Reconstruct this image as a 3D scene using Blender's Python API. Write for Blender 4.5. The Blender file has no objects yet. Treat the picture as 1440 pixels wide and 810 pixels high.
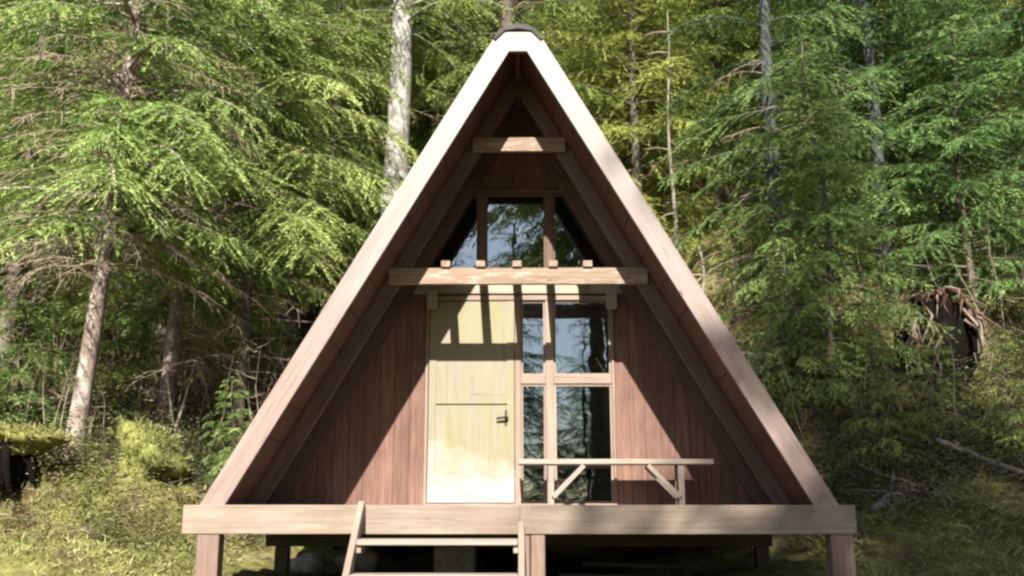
import bpy, bmesh, math, random
import numpy as np
from mathutils import Vector, Matrix

random.seed(7)
SC = bpy.context.scene
COL = SC.collection
R = math.radians

# ------------------------------------------------------------------ camera / world / sun
cam_d = bpy.data.cameras.new('camera')
cam = bpy.data.objects.new('camera', cam_d)
COL.objects.link(cam)
cam.location = (0, -8.2, -0.02)
cam.rotation_euler = (R(90 + 12.70), 0, R(0.374))
cam_d.sensor_width = 36
cam_d.lens = 34.5
cam_d.clip_end = 500
SC.camera = cam

SUN_EL, SUN_AZ = 36.5, 3.0                      # azimuth: degrees left of straight behind the viewpoint
w = bpy.data.worlds.new('World')
SC.world = w
w.use_nodes = True
nt = w.node_tree
sky = nt.nodes.new('ShaderNodeTexSky')
sky.sky_type = 'NISHITA'
sky.sun_disc = False
sky.sun_elevation = R(SUN_EL)
sky.sun_rotation = R(180 + SUN_AZ)
sky.altitude = 10
bg = nt.nodes['Background']
bg.inputs['Strength'].default_value = 0.05
nt.links.new(sky.outputs[0], bg.inputs['Color'])
sd = bpy.data.lights.new('sun', 'SUN')
sd.energy = 4.9
sd.angle = R(0.55)
sd.color = (1.0, 0.95, 0.86)
sun = bpy.data.objects.new('sun', sd)
COL.objects.link(sun)
to_sun = Vector((-math.sin(R(SUN_AZ)) * math.cos(R(SUN_EL)), -math.cos(R(SUN_AZ)) * math.cos(R(SUN_EL)), math.sin(R(SUN_EL))))
sun.rotation_euler = to_sun.to_track_quat('Z', 'Y').to_euler()
sun.location = (0, -20, 20)
SC.view_settings.view_transform = 'Standard'
SC.view_settings.look = 'None'
SC.view_settings.exposure = 1.45
SC.view_settings.gamma = 1
SC.render.engine = 'CYCLES'
SC.cycles.use_denoising = True
SC.cycles.max_bounces = 5
SC.cycles.diffuse_bounces = 2
SC.cycles.transparent_max_bounces = 8
SC.cycles.pixel_filter_type = 'BLACKMAN_HARRIS'
SC.cycles.filter_width = 2.5

# ------------------------------------------------------------------ materials
def new_mat(name):
    m = bpy.data.materials.new(name)
    m.use_nodes = True
    t = m.node_tree
    return m, t, t.nodes['Principled BSDF']

def ramp(t, fac, stops):
    n = t.nodes.new('ShaderNodeValToRGB')
    cr = n.color_ramp
    while len(cr.elements) < len(stops):
        cr.elements.new(0.5)
    for e, (p, c) in zip(cr.elements, stops):
        e.position = p
        e.color = (c[0], c[1], c[2], 1)
    t.links.new(fac, n.inputs[0])
    return n.outputs[0]

def noise(t, vec, scale, detail=4, rough=0.6):
    n = t.nodes.new('ShaderNodeTexNoise')
    n.inputs['Scale'].default_value = scale
    n.inputs['Detail'].default_value = detail
    n.inputs['Roughness'].default_value = rough
    if vec is not None:
        t.links.new(vec, n.inputs['Vector'])
    return n.outputs[0]

def mapping(t, vec, sc):
    n = t.nodes.new('ShaderNodeMapping')
    n.inputs['Scale'].default_value = sc
    t.links.new(vec, n.inputs['Vector'])
    return n.outputs[0]

def mix(t, fac, a, b, mode='MIX'):
    n = t.nodes.new('ShaderNodeMix')
    n.data_type = 'RGBA'
    n.blend_type = mode
    for sock, v in ((n.inputs[0], fac), (n.inputs[6], a), (n.inputs[7], b)):
        if isinstance(v, (int, float)):
            sock.default_value = v
        elif isinstance(v, tuple):
            sock.default_value = (v[0], v[1], v[2], 1)
        else:
            t.links.new(v, sock)
    return n.outputs[2]

def bump(t, bsdf, h, strength=0.3, dist=0.01):
    n = t.nodes.new('ShaderNodeBump')
    n.inputs['Strength'].default_value = strength
    n.inputs['Distance'].default_value = dist
    t.links.new(h, n.inputs['Height'])
    t.links.new(n.outputs[0], bsdf.inputs['Normal'])

def wood(name, dark, mid, light, rough=0.75, grain=26, stain=None, stain_amt=0.5, stain_scale=1.6, worn=None, bleach_glare=None, tone_lo=.92):
    sc_ = lambda c, k=.78: tuple(v * k for v in c)
    dark, mid, light = sc_(dark), sc_(mid), sc_(light)
    worn = sc_(worn) if worn else None; stain = sc_(stain) if stain else None
    m, t, b = new_mat(name)
    uv = t.nodes.new('ShaderNodeUVMap').outputs[0]
    g = noise(t, mapping(t, uv, (1.1, grain, 1)), 1.6, 6, 0.65)
    c = ramp(t, g, [(0.28, dark), (0.5, mid), (0.72, light)])
    blot = noise(t, mapping(t, uv, (0.9, 4.5, 1)), 1.3, 4, 0.6)
    c = mix(t, ramp(t, blot, [(0.38, (0, 0, 0)), (0.62, (0.55,) * 3)]), c, dark)
    if worn:
        wn = noise(t, mapping(t, uv, (2.2, 9, 1)), 1.7, 6, 0.7)
        c = mix(t, ramp(t, wn, [(0.52, (0, 0, 0)), (0.62, (0.9,) * 3)]), c, worn)
    if stain:
        oc = t.nodes.new('ShaderNodeTexCoord').outputs['Object']
        st = noise(t, oc, stain_scale, 5, 0.65)
        c = mix(t, ramp(t, st, [(0.5, (0, 0, 0)), (0.66, (stain_amt,) * 3)]), c, stain)
    if bleach_glare:   # paler towards the peak: weathered paint plus sun glare put into the colour
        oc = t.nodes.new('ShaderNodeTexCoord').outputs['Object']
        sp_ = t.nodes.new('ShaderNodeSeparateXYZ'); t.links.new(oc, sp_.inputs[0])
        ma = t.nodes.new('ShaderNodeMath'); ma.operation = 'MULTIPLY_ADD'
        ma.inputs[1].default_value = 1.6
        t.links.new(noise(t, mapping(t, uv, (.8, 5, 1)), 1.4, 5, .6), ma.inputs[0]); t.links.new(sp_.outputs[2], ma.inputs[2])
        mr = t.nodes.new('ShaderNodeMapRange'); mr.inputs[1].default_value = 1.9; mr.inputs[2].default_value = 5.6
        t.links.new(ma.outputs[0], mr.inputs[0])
        c = mix(t, mr.outputs[0], c, sc_(bleach_glare, 1))
    tone = noise(t, mapping(t, uv, (.10, .45, 1)), 1.7, 1, .4)      # each board its own tone
    c = mix(t, 1.0, c, ramp(t, tone, [(.32, (tone_lo,) * 3), (.68, (1.12, 1.11, 1.10))]), 'MULTIPLY')
    # weather checks and a few knots
    ck = noise(t, mapping(t, uv, (1.4, 60, 1)), 2.0, 3, .5)
    c = mix(t, ramp(t, ck, [(0.30, (.75,) * 3), (0.36, (0,) * 3)]), c, tuple(v * .35 for v in dark))
    vo = t.nodes.new('ShaderNodeTexVoronoi'); vo.inputs['Scale'].default_value = 1.0
    t.links.new(mapping(t, uv, (1.5, 6, 1)), vo.inputs['Vector'])
    c = mix(t, ramp(t, vo.outputs['Distance'], [(0.035, (.8,) * 3), (0.075, (0,) * 3)]), c, tuple(v * .4 for v in dark))
    t.links.new(c, b.inputs['Base Color'])
    b.inputs['Roughness'].default_value = rough
    b.inputs['Specular IOR Level'].default_value = 0.3
    bump(t, b, g, 0.35, 0.004)
    return m

M = {}
M['barge'] = wood('weathered_fascia', (.25, .180, .155), (.345, .262, .232), (.43, .345, .315), bleach_glare=(.37, .345, .335))
M['deckbeam'] = wood('weathered_deck_timber', (.24, .18, .138), (.335, .267, .213), (.42, .35, .29), stain=(.25, .17, .13), stain_amt=.45)
M['post'] = wood('weathered_post_timber', (.20, .13, .10), (.30, .205, .16), (.38, .28, .22))
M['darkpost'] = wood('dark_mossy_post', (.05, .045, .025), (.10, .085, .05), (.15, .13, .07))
M['siding'] = wood('red_brown_stained_siding', (.150, .075, .055), (.248, .138, .103), (.33, .205, .160), grain=20, stain=(.11, .06, .047), stain_amt=.4, tone_lo=.80)
M['rafter'] = wood('brown_rafter_timber', (.11, .068, .052), (.17, .108, .083), (.23, .155, .12))
M['soffit'] = wood('dark_brown_soffit_boards', (.10, .048, .034), (.155, .075, .054), (.21, .110, .08))
M['tie'] = wood('pale_tie_beam_timber', (.22, .15, .10), (.33, .235, .175), (.42, .32, .25), worn=(.45, .37, .30))
M['cream'] = wood('cream_painted_trim', (.32, .28, .21), (.40, .355, .28), (.46, .42, .35))
M['frame'] = wood('pinkish_weathered_frame', (.25, .175, .135), (.34, .26, .21), (.43, .345, .29))
M['bench'] = wood('silvery_bench_wood', (.28, .22, .18), (.37, .31, .265), (.45, .39, .345))
M['decking'] = wood('weathered_decking', (.15, .115, .085), (.22, .17, .13), (.28, .23, .18))
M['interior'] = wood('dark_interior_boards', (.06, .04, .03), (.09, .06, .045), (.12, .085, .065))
M['grey_board'] = wood('grey_scrap_board', (.10, .085, .07), (.17, .14, .115), (.24, .20, .17))

def door_mat():
    m, t, b = new_mat('yellowed_door_paint')
    uv = t.nodes.new('ShaderNodeUVMap').outputs[0]
    oc = t.nodes.new('ShaderNodeTexCoord').outputs['Object']
    g = noise(t, mapping(t, uv, (1.0, 12, 1)), 1.6, 5, 0.6)
    c = ramp(t, g, [(0.3, (.172, .148, .090)), (0.5, (.215, .187, .125)), (0.7, (.245, .217, .155))])
    bl = noise(t, mapping(t, oc, (3.0, 1, 1.6)), 1.3, 5, 0.6)
    c = mix(t, ramp(t, bl, [(0.45, (0, 0, 0)), (0.62, (0.8,) * 3)]), c, (.215, .175, .14))
    sep = t.nodes.new('ShaderNodeSeparateXYZ')
    t.links.new(oc, sep.inputs[0])
    c = mix(t, ramp(t, noise(t, mapping(t, oc, (4, 1, .8)), 1.5, 3, .5), [(.4, (.0,) * 3), (.65, (.75,) * 3)]), c, (.20, .185, .075))
    ad = t.nodes.new('ShaderNodeMath'); ad.operation = 'ADD'
    nz = noise(t, oc, 2.6, 4, 0.6)
    ml = t.nodes.new('ShaderNodeMath'); ml.operation = 'MULTIPLY'; ml.inputs[1].default_value = 0.9
    t.links.new(nz, ml.inputs[0])
    t.links.new(sep.outputs[2], ad.inputs[0]); t.links.new(ml.outputs[0], ad.inputs[1])
    c = mix(t, ramp(t, ad.outputs[0], [(0.62, (1,) * 3), (1.05, (0,) * 3)]), c, (.33, .31, .285))   # bleached, scuffed foot of the door
    t.links.new(c, b.inputs['Base Color'])
    b.inputs['Roughness'].default_value = 0.6
    bump(t, b, g, 0.15, 0.003)
    return m
M['door'] = door_mat()

def simple(name, col, rough=0.7, metal=0.0, var=0.3, scale=6):
    m, t, b = new_mat(name)
    oc = t.nodes.new('ShaderNodeTexCoord').outputs['Object']
    n = noise(t, oc, scale, 5, 0.6)
    d = tuple(c * (1 - var) for c in col)
    l = tuple(min(1, c * (1 + var)) for c in col)
    t.links.new(ramp(t, n, [(0.3, d), (0.7, l)]), b.inputs['Base Color'])
    b.inputs['Roughness'].default_value = rough
    b.inputs['Metallic'].default_value = metal
    bump(t, b, n, 0.3, 0.01)
    return m
M['shingle'] = simple('dark_roof_shingle', (.055, .05, .048), .85, 0, .5, 9)
M['iron'] = simple('dark_iron', (.05, .045, .04), .5, .7)
M['concrete'] = simple('grey_pier_block', (.20, .19, .17), .9, 0, .3, 12)
M['rock'] = simple('pale_rock', (.30, .26, .23), .9, 0, .4, 5)
M['yellow_crate'] = simple('pale_yellow_box', (.55, .50, .22), .6, 0, .15)
M['white_crate'] = simple('white_box', (.60, .60, .58), .6, 0, .1)
M['moss'] = simple('yellow_green_moss', (.16, .165, .05), .95, 0, .65, 18)
M['soil'] = simple('dark_root_soil', (.006, .0045, .0035), .95, 0, .6, 7)
for k_ in ('soil', 'moss'):
    M[k_].node_tree.nodes['Principled BSDF'].inputs['Specular IOR Level'].default_value = .08
M['redroot'] = simple('reddish_broken_root', (.085, .042, .028), .8, 0, .5, 9)
M['paleroot'] = simple('pale_stripped_root', (.19, .145, .105), .8, 0, .35, 9)
M['deadwood'] = simple('grey_dead_wood', (.19, .165, .135), .85, 0, .45, 8)
M['twig'] = simple('brown_dead_twig', (.31, .24, .175), .85, 0, .4, 4)
M['bladecover'] = None

def bark(name, dark, light, patch, pamt, scale=7):
    m, t, b = new_mat(name)
    oc = t.nodes.new('ShaderNodeTexCoord').outputs['Object']
    n = noise(t, mapping(t, oc, (1, 1, .45)), scale * 3, 6, 0.7)
    c = ramp(t, n, [(0.35, dark), (0.65, light)])
    p = noise(t, mapping(t, oc, (1, 1, .7)), scale * .9, 5, 0.65)
    c = mix(t, ramp(t, p, [(0.47, (0, 0, 0)), (0.6, (pamt,) * 3)]), c, patch)
    t.links.new(c, b.inputs['Base Color'])
    b.inputs['Roughness'].default_value = 0.9
    b.inputs['Specular IOR Level'].default_value = 0.2
    bump(t, b, n, 0.8, 0.03)
    return m
M['bark_scaly'] = bark('scaly_grey_pink_bark', (.12, .085, .07), (.34, .27, .23), (.46, .40, .35), .8)
M['bark_dark'] = bark('dim_brown_bark', (.06, .045, .035), (.16, .12, .095), (.20, .20, .15), .5)
M['bark_pale'] = bark('lichen_grey_bark', (.24, .23, .21), (.42, .41, .39), (.13, .12, .09), .85, 5)
M['bark_blue'] = bark('blue_grey_bark', (.045, .048, .05), (.10, .105, .11), (.08, .10, .06), .6)

def foliage(name, dark, mid, tip, trans=0.2):
    m, t, b = new_mat(name)
    at = t.nodes.new('ShaderNodeAttribute'); at.attribute_name = 'tint'
    oi = t.nodes.new('ShaderNodeObjectInfo')
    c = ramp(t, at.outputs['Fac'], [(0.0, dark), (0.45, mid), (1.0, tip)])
    hs = t.nodes.new('ShaderNodeHueSaturation')
    mr = t.nodes.new('ShaderNodeMapRange')
    mr.inputs[3].default_value = .475; mr.inputs[4].default_value = .515
    t.links.new(oi.outputs['Random'], mr.inputs[0])
    t.links.new(mr.outputs[0], hs.inputs['Hue'])
    t.links.new(c, hs.inputs['Color'])
    t.links.new(hs.outputs[0], b.inputs['Base Color'])
    b.inputs['Roughness'].default_value = 0.55
    b.inputs['Specular IOR Level'].default_value = 0.25
    tr = t.nodes.new('ShaderNodeBsdfTranslucent')
    t.links.new(hs.outputs[0], tr.inputs[0])
    mx = t.nodes.new('ShaderNodeMixShader')
    mx.inputs[0].default_value = trans
    t.links.new(b.outputs[0], mx.inputs[1]); t.links.new(tr.outputs[0], mx.inputs[2])
    t.links.new(mx.outputs[0], t.nodes['Material Output'].inputs[0])
    return m
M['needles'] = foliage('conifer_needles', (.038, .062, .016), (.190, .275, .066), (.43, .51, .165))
M['needles_yellow'] = foliage('yellow_green_needles', (.050, .078, .015), (.220, .305, .060), (.45, .52, .155))
M['needles_blue'] = foliage('cool_green_needles', (.030, .062, .022), (.120, .220, .062), (.27, .39, .12))
M['leaf'] = foliage('shrub_leaves', (.024, .024, .012), (.055, .058, .024), (.16, .165, .07))
M['herb'] = foliage('bank_herbs', (.035, .040, .012), (.095, .110, .030), (.26, .27, .085))
M['grassblade'] = foliage('moss_and_grass', (.12, .11, .04), (.25, .25, .085), (.45, .43, .19))

def ground_mat():
    m, t, b = new_mat('forest_floor')
    oc = t.nodes.new('ShaderNodeTexCoord').outputs['Object']
    n1 = noise(t, oc, .9, 6, .62)
    n2 = noise(t, oc, 9, 6, .7)
    litter = ramp(t, n2, [(.3, (.045, .028, .016)), (.5, (.10, .068, .038)), (.7, (.19, .14, .08))])
    moss = ramp(t, n2, [(.3, (.07, .07, .022)), (.5, (.19, .19, .055)), (.72, (.33, .32, .12))])
    c = mix(t, ramp(t, n1, [(.40, (0,) * 3), (.56, (1,) * 3)]), litter, moss)
    t.links.new(c, b.inputs['Base Color'])
    b.inputs['Roughness'].default_value = .95
    b.inputs['Specular IOR Level'].default_value = .15
    n3 = noise(t, oc, 28, 5, .7)
    bump(t, b, n3, .9, .04)
    return m
M['ground'] = ground_mat()

def glass_mat():
    m, t, b = new_mat('old_window_glass')
    t.nodes.remove(b)
    oc = t.nodes.new('ShaderNodeTexCoord').outputs['Object']
    gl = t.nodes.new('ShaderNodeBsdfGlossy'); gl.inputs['Roughness'].default_value = .0
    gl.inputs['Color'].default_value = (.74, .88, 1, 1)
    bp = t.nodes.new('ShaderNodeBump'); bp.inputs['Strength'].default_value = .035; bp.inputs['Distance'].default_value = .02
    t.links.new(noise(t, oc, 3.2, 2, .5), bp.inputs['Height'])
    t.links.new(bp.outputs[0], gl.inputs['Normal'])
    tr = t.nodes.new('ShaderNodeBsdfTransparent'); tr.inputs[0].default_value = (.55, .60, .60, 1)
    mx = t.nodes.new('ShaderNodeMixShader')
    lw = t.nodes.new('ShaderNodeFresnel'); lw.inputs[0].default_value = 3.0
    t.links.new(lw.outputs[0], mx.inputs[0])
    t.links.new(tr.outputs[0], mx.inputs[1]); t.links.new(gl.outputs[0], mx.inputs[2])
    t.links.new(mx.outputs[0], t.nodes['Material Output'].inputs[0])
    return m
M['glass'] = glass_mat()

# ------------------------------------------------------------------ object helpers
def link(name, me, mat, parent=None, label=None, cat=None, group=None, kind=None):
    o = bpy.data.objects.new(name, me)
    COL.objects.link(o)
    if mat is not None and not me.materials:
        me.materials.append(mat)
    if parent is not None:
        o.parent = parent
    tag(o, label, cat, group, kind)
    return o

def tag(o, label=None, cat=None, group=None, kind=None):
    if label: o['label'] = label
    if cat: o['category'] = cat
    if group: o['group'] = group
    if kind: o['kind'] = kind
    return o

def thing(name, loc, label, cat, group=None, rz=0):
    o = bpy.data.objects.new(name, None)
    COL.objects.link(o)
    o.location = loc
    o.rotation_euler = (0, 0, rz)
    o.empty_display_size = .2
    return tag(o, label, cat, group)

def copy_thing(src, loc, rz, sc, label, group=None):
    c = src.copy(); COL.objects.link(c)
    c.location = loc; c.rotation_euler = (0, 0, rz); c.scale = (sc, sc, sc)
    c['label'] = label
    if group: c['group'] = group
    for ch in list(src.children):
        d = ch.copy(); COL.objects.link(d); d.parent = c
        for g in list(ch.children):
            e = g.copy(); COL.objects.link(e); e.parent = d
    return c

class MB:
    """collects boxes, prisms and tubes into one mesh"""
    def __init__(s):
        s.v = []; s.f = []; s.uv = []; s.smooth = []
    def add(s, vs, fs, uvs, smooth=False):
        k = len(s.v)
        s.v += [tuple(v) for v in vs]
        for f, u in zip(fs, uvs):
            s.f.append([i + k for i in f]); s.uv.append(u); s.smooth.append(smooth)
        return s
    def bar(s, p0, p1, wid, thk, up=(0, 0, 1), bev=.005):
        """box from p0 to p1; wid along (dir x up), thk along up"""
        p0 = Vector(p0); p1 = Vector(p1)
        ax = (p1 - p0); L = ax.length; ax.normalize()
        up = Vector(up)
        side = up.cross(ax).normalized(); up = ax.cross(side).normalized()
        mat = Matrix((ax, side, up)).transposed()
        c = (p0 + p1) / 2
        bm = bmesh.new()
        bmesh.ops.create_cube(bm, size=1)
        for v in bm.verts:
            v.co = Vector((v.co.x * L, v.co.y * wid, v.co.z * thk))
        b = min(bev, wid * .2, thk * .2)
        if b > 0:
            bmesh.ops.bevel(bm, geom=bm.edges[:], offset=b, segments=1, affect='EDGES')
        bm.verts.index_update()
        ou, ov = random.uniform(0, 40), random.uniform(0, 40)
        vs = [c + mat @ v.co for v in bm.verts]
        fs = [[v.index for v in f.verts] for f in bm.faces]
        uvs = [[(v.co.x + ou, v.co.y + v.co.z + ov) for v in f.verts] for f in bm.faces]
        bm.free()
        return s.add(vs, fs, uvs)
    def box(s, x0, x1, y0, y1, z0, z1, axis='x', bev=.005):
        cx, cy, cz = (x0 + x1) / 2, (y0 + y1) / 2, (z0 + z1) / 2
        if axis == 'x': return s.bar((x0, cy, cz), (x1, cy, cz), y1 - y0, z1 - z0, bev=bev)
        if axis == 'y': return s.bar((cx, y0, cz), (cx, y1, cz), x1 - x0, z1 - z0, bev=bev)
        return s.bar((cx, cy, z0), (cx, cy, z1), x1 - x0, y1 - y0, up=(0, 1, 0), bev=bev)
    def prism(s, poly, y0, y1, udir=(0, 1)):
        """poly in (x,z), counter-clockwise seen from -y; extruded y0..y1"""
        n = len(poly)
        u = Vector((udir[0], udir[1])).normalized(); p = Vector((-u.y, u.x))
        ou, ov = random.uniform(0, 40), random.uniform(0, 40)
        q = lambda a: (Vector(a).dot(u) + ou, Vector(a).dot(p) + ov)
        vs = [(a, y0, b) for a, b in poly] + [(a, y1, b) for a, b in poly]
        fs = [list(range(n)), list(range(2 * n - 1, n - 1, -1))]
        uvs = [[q(a) for a in poly], [q(a) for a in reversed(poly)]]
        for i in range(n):
            j = (i + 1) % n
            fs.append([i, i + n, j + n, j])
            a, b = q(poly[i]), q(poly[j])
            uvs.append([a, (a[0], a[1] + y1 - y0), (b[0], b[1] + y1 - y0), b])
        return s.add(vs, fs, uvs)
    def tube(s, pts, rad, n=6, cap=True, jit=0):
        pts = [Vector(p) for p in pts]
        vs = []; fs = []; uvs = []
        L = 0
        for i, p in enumerate(pts):
            d = (pts[min(i + 1, len(pts) - 1)] - pts[max(i - 1, 0)]).normalized()
            a = d.orthogonal().normalized() if abs(d.z) < .9 else Vector((1, 0, 0))
            a = (a - d * a.dot(d)).normalized()
            b = d.cross(a)
            for k in range(n):
                th = 2 * math.pi * k / n
                r = rad[i] * (1 + random.uniform(-jit, jit))
                vs.append(p + (a * math.cos(th) + b * math.sin(th)) * r)
        for i in range(len(pts) - 1):
            for k in range(n):
                k2 = (k + 1) % n
                fs.append([i * n + k, i * n + k2, (i + 1) * n + k2, (i + 1) * n + k])
                uvs.append([(i * .3, k / n), (i * .3, (k + 1) / n), (i * .3 + .3, (k + 1) / n), (i * .3 + .3, k / n)])
        if cap:
            fs.append(list(range(n - 1, -1, -1))); uvs.append([(0, 0)] * n)
            m = (len(pts) - 1) * n
            fs.append([m + k for k in range(n)]); uvs.append([(0, 0)] * n)
        return s.add(vs, fs, uvs, True)
    def mesh(s, name):
        me = bpy.data.meshes.new(name)
        me.from_pydata(s.v, [], s.f)
        ul = me.uv_layers.new(name='UVMap')
        flat = [c for f in s.uv for uv in f for c in uv]
        ul.data.foreach_set('uv', flat)
        me.polygons.foreach_set('use_smooth', s.smooth)
        me.update()
        return me
    def build(s, name, mat, parent=None, **kw):
        return link(name, s.mesh(name), mat, parent, **kw)

def tri_mesh(name, V, tint, mat):
    """V: (3n,3) array of loose triangles, tint: (3n,)"""
    n = len(V) // 3
    me = bpy.data.meshes.new(name)
    me.vertices.add(3 * n); me.loops.add(3 * n); me.polygons.add(n)
    me.vertices.foreach_set('co', V.astype(np.float32).ravel())
    me.loops.foreach_set('vertex_index', np.arange(3 * n, dtype=np.int32))
    me.polygons.foreach_set('loop_start', np.arange(0, 3 * n, 3, dtype=np.int32))
    me.polygons.foreach_set('loop_total', np.full(n, 3, dtype=np.int32))
    a = me.attributes.new('tint', 'FLOAT', 'POINT')
    a.data.foreach_set('value', tint.astype(np.float32))
    me.materials.append(mat)
    me.update(); me.validate()
    return me

# ------------------------------------------------------------------ terrain
def smooth(a, b, x):
    t = np.clip((x - a) / (b - a), 0, 1)
    return t * t * (3 - 2 * t)

def softplus(x, k=1.0):
    return k * np.log1p(np.exp(np.clip(x / k, -30, 30)))

def ground_z(x, y, fine=True):
    x = np.asarray(x, float); y = np.asarray(y, float)
    z = -1.50 + .75 * smooth(-8, 0.5, y)
    right = smooth(.6, 4.2, x)
    left = smooth(-.6, -4.0, x)
    pad = 1 - np.maximum(right, left)
    st = 6.6 * pad + 2.6 * right * (1 - 0) + 2.2 * left * (1 - 0)
    slope = .62 * right + .34 * left + .5 * pad
    z = z + slope * softplus(y - st, .8)
    z = z + .45 * right * smooth(-1, 2.2, y) + .22 * left * smooth(-.5, 2.2, y)
    z = z + .42 * np.exp(-((x + 5.6) ** 2 / 1.3 + (y - 2.9) ** 2 / .5)) + .30 * np.exp(-((x + 4.3) ** 2 / .5 + (y - 3.4) ** 2 / .4))
    z = z + .20 * np.exp(-((x + 4.6) ** 2 / 1.2 + (y - 0.3) ** 2 / .5))
    amp = 1 - .8 * np.exp(-(x ** 2 / 9 + (y - 1.5) ** 2 / 16))
    z = z + amp * .10 * (np.sin(1.3 * x + .7 * y) + np.sin(2.1 * y - 1.1 * x + 2))
    if fine:
        z = z + amp * (0.06 * np.sin(3.7 * x + 1.9 * y + 1) * np.sin(4.3 * y - 1.2 * x) + .03 * np.sin(9.1 * x + 2.2 * y) * np.sin(8.3 * y - 3 * x + 1))
    return z + .55 * softplus(y - 15, 2.5)
gz = lambda x, y: float(ground_z(x, y))

def spaced(lo, hi, a, b, fine, coarse):
    out = [lo]
    while out[-1] < hi:
        p = out[-1]
        d = 0 if a <= p <= b else min(abs(p - a), abs(p - b))
        out.append(p + fine + (coarse - fine) * min(1, d / 25))
    return np.array(out)
xs = spaced(-90, 90, -9, 10, .13, 4); ys = spaced(-70, 110, -2.5, 12, .13, 4)
X, Y = np.meshgrid(xs, ys)
rng0 = np.random.default_rng(1)
Z = ground_z(X, Y) + rng0.normal(0, .012, X.shape)
nx, ny = len(xs), len(ys)
idx = np.arange(nx * ny).reshape(ny, nx)
quads = np.stack([idx[:-1, :-1], idx[:-1, 1:], idx[1:, 1:], idx[1:, :-1]], -1).reshape(-1, 4)
me = bpy.data.meshes.new('ground')
me.from_pydata(np.stack([X, Y, Z], -1).reshape(-1, 3).tolist(), [], quads.tolist())
me.polygons.foreach_set('use_smooth', [True] * len(me.polygons))
link('ground', me, M['ground'], kind='structure', label='mossy forest floor rising to a hillside behind the cabin')

# ------------------------------------------------------------------ cabin
S3 = math.sqrt(3)
A_OUT, A_IN, A_SOF, A_RAF = 2.62, 2.405, 2.437, 2.275     # half widths of the sloping lines at deck level
half = lambda a, z: a - z / S3
cabin = thing('cabin', (0, 0, 0), 'brown wooden A-frame cabin on posts with pale weathered fascia boards', 'cabin')
def mir(poly, sgn):
    return poly if sgn > 0 else [(-x, z) for x, z in reversed(poly)]
def part(name, mb, mat, parent=cabin, **kw):
    return mb.build(name, M[mat], parent, **kw)

WY = 1.50                                                  # front face of the front wall
BACK = 6.4
for s in (1, -1):
    sl = (-s * .5, S3 / 2)
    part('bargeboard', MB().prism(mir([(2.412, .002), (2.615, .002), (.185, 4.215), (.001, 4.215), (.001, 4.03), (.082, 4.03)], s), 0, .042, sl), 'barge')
    # roof slab: dark boards inside, shingle courses outside
    roof = part('roof_panel', MB().prism(mir([(2.437, .004), (2.535, .004), (.097, 4.226), (.001, 4.226), (.001, 4.221)], s), .045, BACK, sl), 'soffit')
    sh = MB()
    n = 24
    for k in range(n):
        f0, f1 = k / n, (k + 1.25) / n
        f0 *= .962; f1 = min(f1 * .962, .966); a0 = (2.538 - 2.538 * f0, 4.39 * f0); a1 = (2.538 - 2.538 * f1, 4.39 * f1)
        nxn, nzn = .866, .5
        sh.prism(mir([a0, (a0[0] + .05 * nxn, a0[1] + .05 * nzn), (a1[0] + .008 * nxn, a1[1] + .008 * nzn), a1], s), .046 + .004 * (k % 2), BACK + .02, sl)
    part('shingle_courses', sh, 'shingle', roof)
    # soffit boards joints: shallow battens along the slope
    bt = MB()
    for k in range(1, 14):
        z = .28 * k
        if half(A_SOF, z) < .1: break
        x = half(A_SOF, z) - .006
        bt.box(s * x - .004, s * x + .004, .05, BACK, z - .004, z + .004, 'y', bev=0)
    part('roof_batten', bt, 'soffit', roof)
    for y0 in (.72, 1.435, 3.0, 4.6):
        part('rafter', MB().prism(mir([(2.275, .003), (2.434, .003), (.0015, 4.212), (.0015, 3.938)], s), y0, y0 + .062, sl), 'rafter')
part('ridge_board', MB().box(-.022, .022, .046, BACK - .13, 4.085, 4.225, 'y'), 'soffit')
rc = MB()
for s in (1, -1):
    rc.prism(mir([(.205, 4.135), (.225, 4.15), (.165, 4.245), (.07, 4.285), (.001, 4.292), (.001, 4.245), (.12, 4.225)], s), -.02, BACK + .05)
part('ridge_cap', rc, 'shingle')

part('tie_beam', MB().box(-1.21, 1.205, .672, .717, 2.017, 2.173), 'tie')
part('tie_beam', MB().box(-.435, .455, .672, .717, 3.322, 3.462), 'tie')
for x in (-.675, -.35, -.012, .325, .645):
    part('joist', MB().box(x - .043, x + .043, .645, WY - .004, 2.176, 2.236, 'y'), 'tie')
# short wooden blocks at the wall ends of the tie beam
for x in (-.86, .93):
    part('bracket', MB().box(x - .05, x + .05, 1.33, 1.43, 1.93, 2.12, 'z'), 'cream')

# front wall: vertical boards clipped to the slope, around the openings
def roofz(x): return (A_SOF - .012 - abs(x)) * S3
fw = MB()
def boards(xa, xb, zbot, ztop=None, pitch=.152):
    n = max(1, round(abs(xb - xa) / pitch)); w_ = (xb - xa) / n
    for k in range(n):
        x0 = xa + k * w_ + .0022; x1 = xa + (k + 1) * w_ - .0022
        t0 = roofz(x0); t1 = roofz(x1)
        if ztop is not None: t0 = min(t0, ztop); t1 = min(t1, ztop)
        t0 = max(t0, zbot + .002); t1 = max(t1, zbot + .002)
        if max(t0, t1) - zbot < .02: continue
        yj = random.uniform(0, .003)
        fw.prism([(x0, zbot), (x1, zbot), (x1, t1), (x0, t0)], WY + yj, WY + .02, (0, 1))
boards(-2.40, -.925, .004, 2.10)
fw.prism([(-2.41, .003), (-.93, .003), (-.93, 2.12), (-1.18, 2.12)], WY + .021, WY + .10)
part('front_wall', fw, 'siding'); fw = MB()
boards(.955, 2.40, .004, 2.10)
fw.prism([(.96, .003), (2.41, .003), (1.18, 2.12), (.96, 2.12)], WY + .021, WY + .10)
part('front_wall', fw, 'siding'); fw = MB()
boards(-1.2, 1.2, 3.20)
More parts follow.
